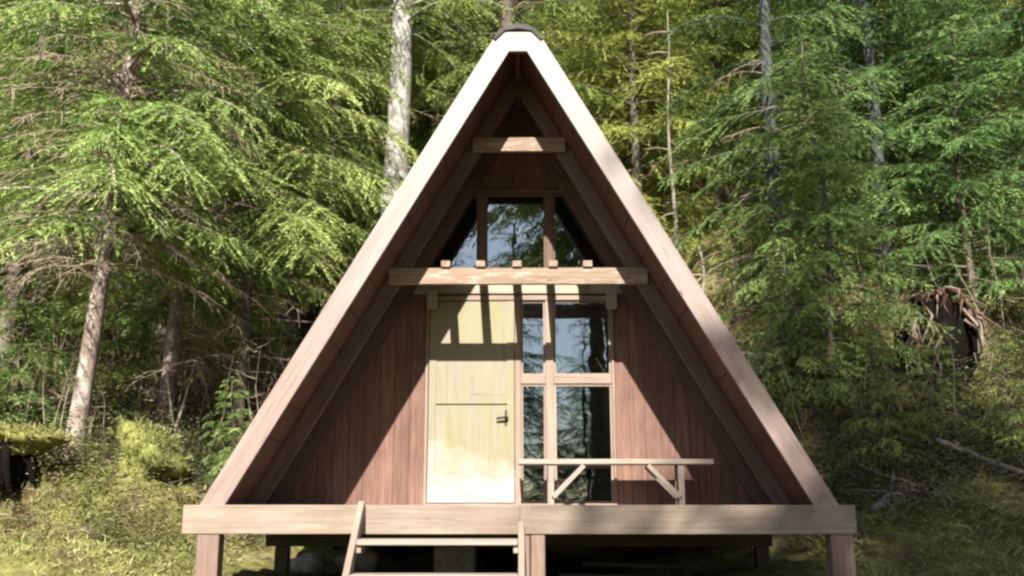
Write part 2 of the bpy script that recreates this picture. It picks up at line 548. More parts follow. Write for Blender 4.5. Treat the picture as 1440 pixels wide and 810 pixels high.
fw.prism([(-.56, 3.215), (.56, 3.215), (.01, 4.16), (-.01, 4.16)], WY + .021, WY + .10)
part('front_wall', fw, 'siding')
part('header', MB().box(-1.175, 1.175, WY - .016, WY + .09, 2.105, 2.21), 'cream')
part('head_trim', MB().box(-.925, .955, WY - .024, WY + .06, 2.035, 2.085), 'frame')
part('wall_ledge', MB().box(-.52, .52, WY - .035, WY + .06, 3.165, 3.205), 'rafter')
# jambs and mullions
for x0, x1 in ((-.924, -.893), (-.034, .026), (.272, .352), (.925, .954)):
    part('jamb', MB().box(x0, x1, WY - .02, WY + .08, .004, 2.033, 'z'), 'frame')
for x0, x1 in ((-.405, -.335), (.285, .355)):
    part('mullion', MB().box(x0, x1, WY - .012, WY + .06, 2.212, 3.163, 'z'), 'rafter')
part('transom', MB().box(.0265, .2715, WY - .012, WY + .06, 1.19, 1.275), 'frame')
part('transom', MB().box(.3525, .9245, WY - .012, WY + .06, 1.19, 1.275), 'frame')
part('threshold', MB().box(-.9, .95, WY - .05, WY + .09, .0005, .032), 'frame')
def pane(parent, poly):
    return MB().prism(poly, WY + .022, WY + .028).build('pane', M['glass'], parent)
def window(poly, fr=.02, mat='frame'):
    # frame as a thin strip round the opening, pane as its sub-part
    mb = MB()
    n = len(poly)
    cx = sum(p[0] for p in poly) / n; cz = sum(p[1] for p in poly) / n
    ins = [(p[0] + (cx - p[0]) * fr / max(.05, abs(cx - p[0])) , p[1] + (cz - p[1]) * fr / max(.05, abs(cz - p[1]))) for p in poly]
    for i in range(n):
        j = (i + 1) % n
        mb.prism([poly[i], poly[j], ins[j], ins[i]], WY + .004, WY + .045)
    f = mb.build('window', M[mat], cabin)
    pane(f, ins)
rect = lambda x0, x1, z0, z1: [(x0, z0), (x1, z0), (x1, z1), (x0, z1)]
window(rect(.028, .27, .034, 1.188)); window(rect(.028, .27, 1.277, 2.033))
window(rect(.354, .923, .034, 1.188)); window(rect(.354, .923, 1.277, 2.033))
window(rect(-.333, .283, 2.214, 3.16), mat='rafter')
sx = lambda z: half(2.38, z)
window([(-sx(2.214), 2.214), (-.407, 2.214), (-.407, 3.16), (-sx(3.16), 3.16)], mat='rafter')
window([(.357, 2.214), (sx(2.214), 2.214), (sx(3.16), 3.16), (.357, 3.16)], mat='rafter')
# door
dr = MB()
dr.box(-.889, -.037, WY + .006, WY + .040, .036, 2.030, 'z')
door = part('door', dr, 'door')
MB().box(-.885, -.041, WY - .012, WY + .005, .992, 2.026, 'z').build('door_panel', M['door'], door)
MB().box(-.885, -.041, WY - .012, WY + .005, .040, .976, 'z').build('door_panel', M['door'], door)
for x0, x1, z0, z1 in ((-.885, -.815, .04, 2.026), (-.111, -.041, .04, 2.026)):
    MB().box(x0, x1, WY - .021, WY - .0125, z0, z1, 'z').build('stile', M['door'], door)
hd = MB()
hd.tube([(-.115, WY - .012, .855), (-.115, WY - .06, .855)], [.014, .012], 8)
hd.tube([(-.10, WY - .058, .855), (-.17, WY - .06, .853), (-.215, WY - .055, .845)], [.012, .012, .010], 8)
hd.box(-.135, -.095, WY - .018, WY - .0125, .78, .93, 'z')
hd.build('handle', M['iron'], door)
for pts, rr_ in (([(-.80 + .66 * k / 12, WY - .0125, .20 - .13 * math.sin(math.pi * .5 * k / 12) + .006 * math.sin(k)) for k in range(13)], [.003 + .0015 * (k % 3) for k in range(13)]),
                 ([(-.70 + .6 * k / 10, WY - .0125, .31 + .015 * math.sin(k * 1.3)) for k in range(11)], [.003] * 11),
                 ([(-.45 + .38 * k / 8, WY - .0125, 1.085 + .006 * math.sin(k * 1.3)) for k in range(9)], [.003] * 9)):
    MB().tube(pts, rr_, 4).build('scratch', M['twig'], door)

# deck, floor, substructure
dk = MB()
y = .004
while y < 1.45:
    dk.box(-2.69, 2.69, y, y + .132, -.034, random.uniform(-.002, .001)); y += .139
part('decking', dk, 'decking')
part('floor', MB().box(-2.45, 2.45, 1.50, BACK - .1, -.034, -.001), 'interior')
part('deck_beam', MB().box(-2.725, -1.265, -.048, -.001, -.217, .014), 'deckbeam')
part('deck_beam', MB().box(-1.2645, .012, -.046, -.001, -.219, .012), 'deckbeam')
part('deck_beam', MB().box(.0125, 2.725, -.047, -.001, -.218, .013), 'deckbeam')
for x in (-2.6, -1.3, 0, 1.3, 2.6):
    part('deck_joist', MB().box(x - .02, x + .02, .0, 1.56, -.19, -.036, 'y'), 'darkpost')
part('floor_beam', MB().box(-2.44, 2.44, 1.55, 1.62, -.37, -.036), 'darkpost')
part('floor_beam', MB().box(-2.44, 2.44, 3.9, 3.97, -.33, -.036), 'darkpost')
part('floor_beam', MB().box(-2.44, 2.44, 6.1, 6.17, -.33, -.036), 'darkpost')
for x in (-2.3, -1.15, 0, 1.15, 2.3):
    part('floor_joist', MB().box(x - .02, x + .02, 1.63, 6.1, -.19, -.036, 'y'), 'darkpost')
def post(x, y, w_, mat, top):
    part('post', MB().box(x - w_ / 2, x + w_ / 2, y, y + w_ * .9, gz(x, y) - .15, top, 'z', bev=.008), mat)
post(-2.51, -.04, .178, 'post', -.219); post(2.605, -.04, .185, 'post', -.219)
post(.155, -.036, .115, 'post', -.220); post(.055, -.03, .07, 'post', -.221)
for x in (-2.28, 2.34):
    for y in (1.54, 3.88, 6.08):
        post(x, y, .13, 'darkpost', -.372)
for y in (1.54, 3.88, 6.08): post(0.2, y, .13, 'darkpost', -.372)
# back wall and loft floor close the room
bw = MB().prism([(-2.40, .0), (2.40, .0), (.01, 4.14), (-.01, 4.14)], BACK - .12, BACK - .06)
part('rear_wall', bw, 'siding')
part('loft_floor', MB().box(-1.15, 1.15, 2.6, BACK - .13, 2.15, 2.20, 'y'), 'interior')

# wooden steps leaning on the deck edge
steps = thing('wooden_steps', (-.62, -.5, gz(-.62, -1.6)), 'open wooden steps with pale treads leading up to the cabin deck', 'steps')
def sp(name, mb, mat):
    o = mb.build(name, M[mat], None); o.parent = steps; o.matrix_parent_inverse = Matrix.Translation(-steps.location); return o
zb = gz(-.62, -1.45)
yb = -.05 - (0 - zb) * 1.25
sp('stringer', MB().bar((-1.268, -.06, .0), (-1.268, yb, zb - .03), .05, .12, up=(0, -1, 1)), 'deckbeam')
sp('stringer', MB().bar((.022, -.06, -.16), (.022, yb, zb - .05), .05, .12, up=(0, -1, 1)), 'deckbeam')
k = 1
while -.245 * k > zb + .08:
    z = -.245 * k; yc = -.06 + z * 1.25 * .93
    sp('tread', MB().box(-1.24, -.005, yc - .13, yc + .13, z - .045, z), 'bench')
    for x in (-1.225, -.02):
        sp('cleat', MB().box(x - .02, x + .02, yc - .10, yc + .10, z - .105, z - .046, 'y'), 'deckbeam')
    k += 1

# bench
bench = thing('bench', (.9, 1.10, 0), 'narrow grey plank bench with braced legs on the deck under the window', 'bench')
def bp_(name, mb):
    o = mb.build(name, M['bench'], None); o.parent = bench; o.matrix_parent_inverse = Matrix.Translation(-bench.location)
bp_('seat', MB().box(0.0, 1.80, .99, 1.27, .385, .432))
for xl, d in ((.30, 1), (1.50, -1)):
    for yl in (1.03, 1.215):
        bp_('leg', MB().box(xl - .028, xl + .028, yl - .018, yl + .018, .001, .383, 'z'))
        bp_('brace', MB().bar((xl + d * .018, yl - .034, .085), (xl + d * .305, yl - .034, .375), .032, .045, up=(-d, 0, 1)))

# boxes on the cabin floor seen through the narrow window
def crate(x, y, z, w_, d_, h_, mat, label, rz=0):
    c = thing('storage_box', (x, y, z), label, 'box', 'boxes inside the cabin by the narrow window', rz)
    MB().box(-w_ / 2, w_ / 2, -d_ / 2, d_ / 2, 0, h_ * .82, bev=.012).build('body', M[mat], c)
    MB().box(-w_ / 2 - .012, w_ / 2 + .012, -d_ / 2 - .012, d_ / 2 + .012, h_ * .82 + .002, h_, bev=.01).build('lid', M[mat], c)
crate(.17, 1.86, .0, .30, .30, .26, 'yellow_crate', 'pale yellow lidded box on the floor behind the narrow window beside the door')
crate(.17, 1.86, .262, .29, .28, .20, 'yellow_crate', 'pale yellow lidded box stacked on the floor box behind the narrow window', .05)
crate(.18, 1.87, .464, .28, .27, .14, 'white_crate', 'white lidded box on top of the yellow boxes behind the narrow window', -.06)

# things under the deck
def lump(name, loc, size, mat, label, cat, seed, group=None, squash=.6, sub=3, amp=.25):
    bm = bmesh.new()
    bmesh.ops.create_icosphere(bm, subdivisions=sub, radius=1)
    rr = random.Random(seed)
    ph = [rr.uniform(0, 6) for _ in range(6)]
    for v in bm.verts:
        p = v.co.copy()
        k = 1 + amp * (math.sin(2.3 * p.x + ph[0]) * math.sin(2.9 * p.y + ph[1]) + .6 * math.sin(4.7 * p.z + ph[2] + p.x * 3) + .35 * math.sin(9 * p.x + ph[3]) * math.sin(8 * p.y + ph[4]) * math.sin(7 * p.z + ph[5]))
        v.co = Vector((p.x * size[0], p.y * size[1], p.z * size[2])) * k
    m_ = bpy.data.meshes.new(name); bm.to_mesh(m_); bm.free()
    m_.polygons.foreach_set('use_smooth', [True] * len(m_.polygons))
    o = link(name, m_, M[mat], None, label, cat, group)
    o.location = loc
    return o
pier = MB().box(-.2, .2, -.15, .15, 0, .42, 'z', bev=.02)
pr = pier.build('pier_block', M['concrete'], None, label='square grey concrete pier block under the cabin behind the steps', cat='pier block')
pr.location = (-.62, 1.75, gz(-.62, 1.75) - .02)
lump('rock', (-2.25, 2.6, gz(-2.25, 2.6) + .08), (.20, .16, .13), 'rock', 'small pale rock under the deck beside the dark left post', 'rock', 3)
lump('rock', (-1.75, 2.9, gz(-1.75, 2.9) + .10), (.24, .18, .16), 'rock', 'larger pale rock under the cabin nearer the steps', 'rock', 4)
for k, (x, y, L, a, lab) in enumerate(((.95, 2.2, 1.1, .12, 'grey scrap board lying lowest under the right side of the deck'), (1.35, 3.2, 1.3, -.1, 'grey scrap board lying further back under the cabin floor'))):
    b = MB().box(-L / 2, L / 2, -.12, .12, 0, .05).build('board', M['grey_board'], None, label=lab, cat='board')
    b.location = (x, y, gz(x, y) + .02); b.rotation_euler = (0, .03, a)

# ------------------------------------------------------------------ conifers
def needles_on_twigs(rng, P, D, Nn, Ln, tint, spacing, nl, nw, sag):
    """P start, D unit dir, Nn unit normal of the spray plane, Ln length, one row per twig -> triangles"""
    cnt = np.maximum(3, (Ln / spacing).astype(int))
    ii = np.repeat(np.arange(len(P)), cnt)
    off = np.arange(len(ii)) - np.repeat(np.cumsum(cnt) - cnt, cnt)
    s = (off + rng.random(len(ii))) / cnt[ii]
    d = D[ii]; n = Nn[ii]; L = Ln[ii]
    base = P[ii] + d * (s * L)[:, None]
    base[:, 2] -= sag * L * s * s
    side = np.cross(d, n)
    sg = np.where(rng.random(len(ii)) < .5, -1, 1)
    ang = np.radians(rng.uniform(18, 60, len(ii)))
    nd = d * np.cos(ang)[:, None] + side * (sg * np.sin(ang))[:, None] + n * rng.normal(.05, .30, len(ii))[:, None]
    nd[:, 2] -= .15
    nd /= np.linalg.norm(nd, axis=1)[:, None]
    wv = np.cross(nd, n + rng.normal(0, .55, (len(ii), 3)))
    wv /= np.linalg.norm(wv, axis=1)[:, None] + 1e-9
    ln = nl * rng.uniform(.6, 1.35, len(ii)) * (1 - .35 * s)
    wd = nw * rng.uniform(.7, 1.3, len(ii))
    a = base - wv * (wd / 2)[:, None]; b = base + wv * (wd / 2)[:, None]
    c = base + nd * ln[:, None]
    V = np.stack([a, b, c], 1).reshape(-1, 3)
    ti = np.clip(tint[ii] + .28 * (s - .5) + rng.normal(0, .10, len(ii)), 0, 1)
    T = np.repeat(ti, 3).reshape(-1, 3)
    T[:, 2] += .08
    return V, T.ravel()

def conifer(seed, H, r0, cb, Lmax, up, droop, nb, nl=.080, nw=.0150, spacing=.0165, tw_sp=.075, sag=.25, dead=0, az=None, azspread=math.pi, bend=.12, sides=12, fullH=8.0, tint0=.45, roots=True, low=None):
    """returns bmesh-free meshes: trunk MB, crown (V,T), dead MB"""
    rng = np.random.default_rng(seed)
    rr = random.Random(seed)
    random.seed(seed)
    ph = rng.uniform(0, 6, 4)
    def axis(h):
        t = h / H
        return np.array([bend * math.sin(2.2 * t * 3 + ph[0]) * t ** .5, bend * math.sin(1.9 * t * 3 + ph[1]) * t ** .5, h])
    tk = MB()
    hs = [-.35, 0, .12, .35, .8] + list(np.linspace(1.4, H, int(H * 1.3)))
    rad = []
    for h in hs:
        f = max(0, h / H)
        flare = 1 + .55 * math.exp(-max(h, 0) / .22) if roots else 1
        rad.append(max(.012, r0 * (1 - f) ** .8 * flare))
    tk.tube([axis(max(h, 0)) + np.array([0, 0, min(h, 0)]) for h in hs], rad, sides, True, .09)
    Ps, Ds, Ns, Ls, Ts = [], [], [], [], []
    hb = np.sort(rng.uniform(cb, 1, nb) ** 1.0) * H
    ga = rng.uniform(0, 6)
    for i, h in enumerate(hb):
        f = (h / H - cb) / (1 - cb)
        ga += 2.4 + rng.normal(0, .4)
        a = ga if az is None else az + rng.uniform(-azspread, azspread)
        L = Lmax * (1 - f) ** .75 * (.55 + .45 * min(1, f / .08)) * rng.uniform(.6, 1.15) + .12
        e0 = up * rng.uniform(.4, 1.5) + .5 * f
        dr = droop * rng.uniform(.7, 1.3)
        rad_ = np.array([math.cos(a), math.sin(a), 0.0]); tan = np.array([-math.sin(a), math.cos(a), 0.0])
        wob = rng.normal(0, .10, 2)
        p0 = axis(h)
        def bp(t):
            return p0 + rad_ * (L * t) + tan * (L * (wob[0] * t * t + wob[1] * t * (1 - t))) + np.array([0, 0, L * (e0 * t - dr * t * t)])
        ts = np.linspace(0, 1, 6)
        pts = [bp(t) for t in ts]
        br = max(.006, .011 * L + .002)
        tk.tube(pts, [br * (1 - .85 * t) + .0015 for t in ts], 4, False)
        lod = 1.0 if h < fullH else 1.9
        nt_ = int(L * .86 / (tw_sp * lod)) * 2 + 4
        t = np.sort(rng.uniform(.10, 1.0, nt_))
        sgn = np.where(np.arange(nt_) % 2, 1.0, -1.0)
        bt = rng.normal(tint0, .16)
        for tj, sg in zip(t, sgn):
            d = bp(tj) - bp(max(0, tj - .06)); d /= np.linalg.norm(d)
            side = np.cross(d, [0, 0, 1.0]); side /= np.linalg.norm(side) + 1e-9
            an = math.radians(rng.uniform(38, 68))
            dd = d * math.cos(an) + side * sg * math.sin(an) + np.array([0, 0, rng.normal(-.28, .26)])
            dd /= np.linalg.norm(dd)
            nn = np.cross(side * sg, d) * sg
            nn = np.array([0, 0, 1.0]) - dd * dd[2] + rng.normal(0, .38, 3); nn /= np.linalg.norm(nn)
            tl = (L * .42 * (1 - .72 * tj) * min(1, tj / .25 + .35)) * rng.uniform(.6, 1.25) + .07
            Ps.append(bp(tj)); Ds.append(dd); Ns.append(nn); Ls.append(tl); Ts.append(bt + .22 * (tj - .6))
        # the branch tip itself
        d = bp(1.0) - bp(.9); d /= np.linalg.norm(d)
        Ps.append(bp(.8)); Ds.append(d); Ns.append(np.array([0, 0, 1.0])); Ls.append(L * .25 + .08); Ts.append(bt + .2)
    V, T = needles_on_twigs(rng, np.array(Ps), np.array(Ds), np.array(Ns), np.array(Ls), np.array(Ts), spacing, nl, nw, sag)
    dm = MB()
    for i in range(dead):
        lo, hi = low or (.1 * H, (cb + .15) * H)
        h = rng.uniform(lo, hi)
        a = rng.uniform(0, 6.283)
        L = rng.uniform(.35, 1.0) * min(1.9, Lmax * .75)
        rad_ = np.array([math.cos(a), math.sin(a), 0.0]); tan = np.array([-math.sin(a), math.cos(a), 0.0])
        p0 = axis(h)
        wv = rng.normal(0, .2)
        f = lambda t: p0 + rad_ * L * t + tan * L * wv * t * t + np.array([0, 0, L * (.12 * t - .42 * t * t)])
        dm.tube([f(t) for t in np.linspace(0, 1, 5)], [.010, .008, .006, .004, .002], 3, False)
        for k in range(int(5 + L * 7)):
            t = rng.uniform(.25, 1)
            q = f(t)
            dd = rad_ * rng.uniform(.1, .8) + tan * rng.normal(0, .7) + np.array([0, 0, rng.uniform(-.9, .1)])
            l2 = rng.uniform(.12, .42)
            q1 = q + dd * l2 * .5; q2 = q1 + (dd * .8 + np.array([0, 0, -.35])) * l2 * .5
            dm.tube([q, q1, q2], [.0045, .0035, .0015], 3, False)
    return tk, V, T, dm

def tree_thing(name, loc, tk, V, T, dm, bmat, fmat, label, cat='tree', group=None, lean=(0, 0), rz=0):
    o = thing(name, loc, label, cat, group, rz)
    o.rotation_euler = (lean[0], lean[1], rz)
    tk.build('trunk', M[bmat], o)
    if V is not None and len(V):
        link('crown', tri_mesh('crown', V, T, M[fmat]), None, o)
    if dm is not None and dm.v:
        dm.build('dead_branches', M['twig'], o)
    return o

at = lambda x, y, dz=0: (x, y, gz(x, y) - .05 + dz)
CAT = 'tree'
# --- trees one can tell apart
hero = conifer(11, 13, .122, .235, 2.6, .10, .42, 130, dead=230, low=(2.7, 6.2), tint0=.5, bend=.10)
tree_thing('spruce_tree', at(-5.45, 3.8), *hero, 'bark_scaly', 'needles', 'spruce at the far left with a bare scaly grey-pink trunk and twiggy dead branches', lean=(0, R(3.6)))
t2 = conifer(12, 13, .12, .27, 2.3, .10, .40, 110, dead=60, low=(1.2, 6.0))
tree_thing('spruce_tree', at(-5.25, 6.3), *t2, 'bark_scaly', 'needles', 'shaded brown-trunked spruce just behind the scaly spruce, its base by the mossy boulder', lean=(0, R(1.5)))
t3 = conifer(13, 12, .085, .235, 2.7, .10, .45, 165, dead=40, low=(1.0, 5.0), tint0=.55)
tree_thing('hemlock_tree', at(-3.95, 5.7), *t3, 'bark_dark', 'needles', 'slender hemlock between the brown-trunked spruce and the cabin, bright boughs hanging low', rz=.8)
t4 = conifer(14, 22, .275, .33, 3.2, .06, .35, 95, dead=10, low=(3, 8), bend=.05)
tree_thing('alder_tree', at(-2.28, 8.8), t4[0], t4[1], t4[2], t4[3], 'bark_pale', 'needles', 'thick pale lichen-grey trunk rising behind the left roof slope', lean=(0, R(.6)))
t5 = conifer(15, 21, .23, .28, 3.0, .08, .38, 110, dead=12, low=(5, 9))
tree_thing('spruce_tree', at(-.25, 11.2), *t5, 'bark_dark', 'needles', 'dark trunk showing straight above the roof peak')
t6 = conifer(16, 17, .13, .13, 2.2, .05, .42, 125, dead=25, low=(1, 5), tint0=.4)
tree_thing('hemlock_tree', at(4.25, 7.2), *t6, 'bark_blue', 'needles_blue', 'blue-grey trunked hemlock standing on the slope right of the roof')
def snag(name, x, y, H, r, seed, label, mat='deadwood', lean=(0, 0), n=10):
    random.seed(seed)
    mb = MB()
    k = 9
    mb.tube([(.05 * math.sin(i * 1.1 + seed), .05 * math.sin(i * .9), H * i / k - .2) for i in range(k + 1)], [r * (1 - .8 * i / k) for i in range(k + 1)], 8, True, .08)
    o = thing(name, at(x, y), label, 'dead tree')
    o.rotation_euler = (lean[0], lean[1], 0)
    mb.build('trunk', M[mat], o)
    for i in range(n):
        h = random.uniform(.25, .95) * H; a = random.uniform(0, 6.28); L = random.uniform(.25, .8)
        d = Vector((math.cos(a), math.sin(a), random.uniform(-.5, .3)))
        p = Vector((0, 0, h - .2))
        m2 = MB().tube([p, p + d * L * .5, p + d * L + Vector((0, 0, -.15 * L))], [.014, .009, .003], 4, False)
        for q in range(3):
            p2 = p + d * L * random.uniform(.3, .9)
            m2.tube([p2, p2 + Vector((random.uniform(-.2, .2), random.uniform(-.2, .2), random.uniform(-.3, .1)))], [.005, .002], 3, False)
        m2.build('branch', M['twig'], o)
snag('dead_tree', 3.0, 10.0, 6.6, .055, 5, 'thin pale dead trunk standing in the sunlit gap right of the roof peak')
snag('dead_tree', 3.05, 7.7, 2.4, .06, 6, 'short bare dead snag on the sunlit slope beside the right roof edge', n=14)
snag('dead_tree', 2.55, 7.4, 1.9, .04, 8, 'leaning twiggy dead sapling close against the right roof edge', lean=(0, R(-14)), n=14)

# saplings with boughs to the ground, each seen on its own
s1 = conifer(21, 5.4, .05, .04, 1.55, .12, .42, 120, nl=.075, nw=.017, spacing=.021, tint0=.55)
tree_thing('hemlock_sapling', at(4.35, 5.3), *s1, 'bark_dark', 'needles', 'bright green hemlock sapling with spreading boughs in front of the blue-grey trunk', 'sapling')
s2 = conifer(22, 6.5, .07, .05, 1.9, .12, .42, 110, nl=.09, tint0=.42)
tree_thing('hemlock_sapling', at(7.4, 7.4), *s2, 'bark_dark', 'needles_blue', 'tall dark young hemlock on the slope above the upturned roots', 'sapling')

# proto trees for the crowded wall of forest, then copies
protoA = tree_thing('spruce_tree', at(-8.6, 8.0), *conifer(31, 16, .14, .20, 2.8, .10, .42, 170, nl=.07, dead=25, low=(1, 5)), 'bark_dark', 'needles', 'x')
protoB = tree_thing('hemlock_tree', at(-1.6, 12.5), *conifer(32, 17, .15, .10, 3.1, .10, .42, 190, nl=.095, nw=.017, tint0=.5), 'bark_dark', 'needles', 'x')
protoC = tree_thing('hemlock_tree', at(2.6, 12.0), *conifer(33, 15, .12, .08, 2.9, .14, .38, 190, nl=.085, nw=.016, tint0=.55), 'bark_dark', 'needles_yellow', 'x')
protoD = tree_thing('hemlock_tree', at(6.6, 9.0), *conifer(34, 16, .14, .07, 3.0, .08, .42, 185, tint0=.42), 'bark_blue', 'needles_blue', 'x')
protoS = tree_thing('hemlock_sapling', at(-7.0, 5.6), *conifer(35, 3.4, .04, .06, 1.2, .12, .42, 75, nl=.075, nw=.017, spacing=.021), 'bark_dark', 'needles', 'x', 'sapling')
WALL = 'conifers in the wall of forest'
protoA['label'] = 'spruce at the left edge with its boughs behind the scaly spruce'; 
protoB['label'] = 'green hemlock just left of the roof peak, filling the gap beside the pale trunk'
protoC['label'] = 'sunlit yellow-green hemlock just right of the roof peak'
protoD['label'] = 'cool dark green hemlock behind the blue-grey trunk'
protoS['label'] = 'small hemlock sapling at the left edge behind the mossy bank'
for p in (protoA, protoB, protoC, protoD): p['group'] = WALL
SAP = 'hemlock saplings under the trees'
protoS['group'] = SAP
for src, x, y, rz, sc, lab in (
    (protoB, -6.6, 9.5, 1.0, .9, 'hemlock with boughs spread between the two left trunks'),
    (protoA, -3.6, 10.2, 2.0, 1.0, 'spruce whose branches hang left of the pale trunk'),
    (protoB, -9.2, 10.5, 3.0, 1.0, 'hemlock high in the top left corner'),
    (protoC, .9, 13.5, 4.0, 1.05, 'yellow-green hemlock directly behind the right of the roof peak'),
    (protoC, 4.6, 13.0, 2.2, 1.1, 'sunlit hemlock above the thin pale dead trunk'),
    (protoB, 8.6, 11.5, 2.6, 1.0, 'hemlock filling the top right behind the dark boughs'),
    (protoD, 9.6, 7.6, 1.2, .95, 'dark hemlock cut by the right edge of the view'),
    (protoD, 6.7, 12.5, 5.0, 1.1, 'dark hemlock high up between the blue-grey trunk and the right edge'),
    (protoA, -5.0, 13.0, 4.4, 1.15, 'tall spruce far back above the brown-trunked spruce'),
    (protoB, -2.9, 14.0, .5, 1.1, 'tall hemlock far back behind the pale trunk'),
):
    copy_thing(src, at(x, y), rz, sc, lab, WALL)
for x, y, rz, sc, lab in (
    (-6.3, 6.9, 1.1, 1.0, 'hemlock sapling between the scaly trunk and the left edge'),
    (4.3, 3.5, 2.9, .50, 'little sapling in the undergrowth just right of the deck'),
    (5.9, 3.7, .3, .55, 'little sapling in the undergrowth below the upturned roots'),
    (7.3, 3.9, 5.3, .6, 'little sapling in the undergrowth near the right edge'),
    (-3.5, 3.9, 1.9, .45, 'little sapling beside the mossy boulder by the deck corner'),
    (3.75, 4.9, 2.0, .7, 'small sapling against the lower right roof edge'),
    (5.1, 3.9, 4.6, .5, 'low sapling below and left of the upturned roots'),
    (8.0, 5.2, 1.6, .85, 'sapling at the right edge beyond the upturned roots'),
    (5.0, 9.0, 3.6, 1.2, 'sapling up the slope behind the blue-grey trunk'),
):
    copy_thing(protoS, at(x, y), rz, sc, lab, SAP)

# far-off wood behind: one mass
def wood_mass():
    Vs, Ts = [], []
    tkm = MB()
    rng = np.random.default_rng(77)
    vars_ = [conifer(60 + i, 17, .15, .06, 3.1, .1, .4, 95, nl=.16, nw=.035, spacing=.075, tw_sp=.16, tint0=.45, fullH=50) for i in range(3)]
    spots = []
    for row, yy in enumerate((16, 19.5, 24, 30)):
        for k in range(11):
            x = -16 - row * 3 + k * (32 + row * 6) / 10 + rng.normal(0, .7)
            spots.append((x, yy + rng.normal(0, 1)))
    for k in range(8):
        spots.append((-10.5 - rng.uniform(0, 5), 4 + k * 1.5)); spots.append((11.5 + rng.uniform(0, 4), 4 + k * 1.5))
    for i, (x, y) in enumerate(spots):
        tk, V, T, _ = vars_[i % 3]
        a = rng.uniform(0, 6.28); s = rng.uniform(.9, 1.3)
        c, sn = math.cos(a), math.sin(a)
        Rm = np.array([[c, -sn, 0], [sn, c, 0], [0, 0, 1]])
        o = np.array([x, y, gz(x, y)])
        Vs.append(V @ Rm.T * s + o); Ts.append(np.clip(T + rng.normal(0, .12), 0, 1))
        tkm.tube([o + np.array([0, 0, -.3]), o + np.array([.1, 0, 6]), o + np.array([0, .1, 15.0 * s])], [.17, .13, .02], 7, False, .05)
    return np.concatenate(Vs), np.concatenate(Ts), tkm
V, T, tkm = wood_mass()
wm = tri_mesh('background_wood', V, T, M['needles'])
bw_ = link('background_wood', wm, None, None, 'dense conifer wood covering the hillside behind everything', None, None, 'stuff')
tkm.build('trunks', M['bark_dark'], bw_, kind='stuff')

# trees behind the viewpoint: they shade the right side and show in the glass
BEH = 'conifers behind the viewpoint'
big = conifer(90, 27, .28, .34, 4.6, .10, .40, 130, nl=.16, nw=.05, spacing=.045, tw_sp=.14, fullH=60)
bigt = tree_thing('spruce_tree', at(2.55, -20), *big, 'bark_dark', 'needles', 'conifer standing in the clearing edge facing the cabin', group=BEH)
for src, x, y, rz, sc in ((bigt, 6.9, -19, .4, .95), (bigt, 3.3, -23.5, 2.1, 1.1), (bigt, 10.4, -17.5, 1.4, .9), (bigt, 14.5, -15, 2.4, .9),
                          (protoB, -9, -34, 1.2, .85), (protoA, -3.5, -37, 2.2, 1.05), (protoD, -.3, -35, 3.1, 1.22), (protoB, 5, -38, .2, 1.1), (protoD, 2.9, -31, .9, .68), (protoB, 1.3, -30, 2.9, .5), (protoA, -15, -32, .2, .9), (protoB, 12, -33, 1.7, 1.0)):
    copy_thing(src, at(x, y), rz, sc, 'conifer standing in the clearing edge facing the cabin', BEH)

# ------------------------------------------------------------------ ground things
lump('mossy_boulder', (-4.25, 3.3, gz(-4.25, 3.3) + .22), (.32, .30, .36), 'moss', 'round boulder capped with yellow-green moss near the brown-trunked spruce', 'boulder', 9, amp=.42)
st = thing('mossy_stump', at(-5.75, 2.5, .18), 'old rotten stump under a sagging cap of moss at the left edge', 'stump')
mb = MB(); random.seed(3)
mb.tube([(0, 0, -.1), (0, 0, .15), (.02, 0, .38)], [.50, .42, .40], 14, True, .12)
for k in range(9):
    a = k * .7
    mb.tube([(.40 * math.cos(a), .40 * math.sin(a), .40), (.50 * math.cos(a), .50 * math.sin(a), .15), (.56 * math.cos(a + .1), .56 * math.sin(a + .1), -.15)], [.05, .04, .045], 6, True, .25)
mb.build('stump_wood', M['soil'], st)
o = lump('moss_cap', (0, 0, .40), (.62, .56, .15), 'moss', None, None, 12); o.parent = st

def fringe(o, seed, n, size):
    rng = np.random.default_rng(seed)
    vs = np.array([v.co[:] for v in o.data.vertices]); ns = np.array([v.normal[:] for v in o.data.vertices])
    k = rng.integers(0, len(vs), n * 4); k = k[ns[k][:, 2] > -.35][:n]
    b = vs[k] + rng.normal(0, .025, (len(k), 3)); d = ns[k] + rng.normal(0, .55, (len(k), 3)); d /= np.linalg.norm(d, axis=1)[:, None]
    wv = np.cross(d, rng.normal(0, 1, d.shape)); wv /= np.linalg.norm(wv, axis=1)[:, None]
    sz = size * rng.uniform(.4, 1.3, len(k))
    V = np.stack([b - wv * (sz * .12)[:, None], b + wv * (sz * .12)[:, None], b + d * sz[:, None]], 1).reshape(-1, 3)
    link('moss_fringe', tri_mesh('moss_fringe', V, np.repeat(np.clip(rng.normal(.4, .2, len(k)), 0, 1), 3), M['grassblade']), None, o)
fringe(bpy.data.objects['mossy_boulder'], 1, 2600, .06)
fringe(o, 2, 3000, .07)

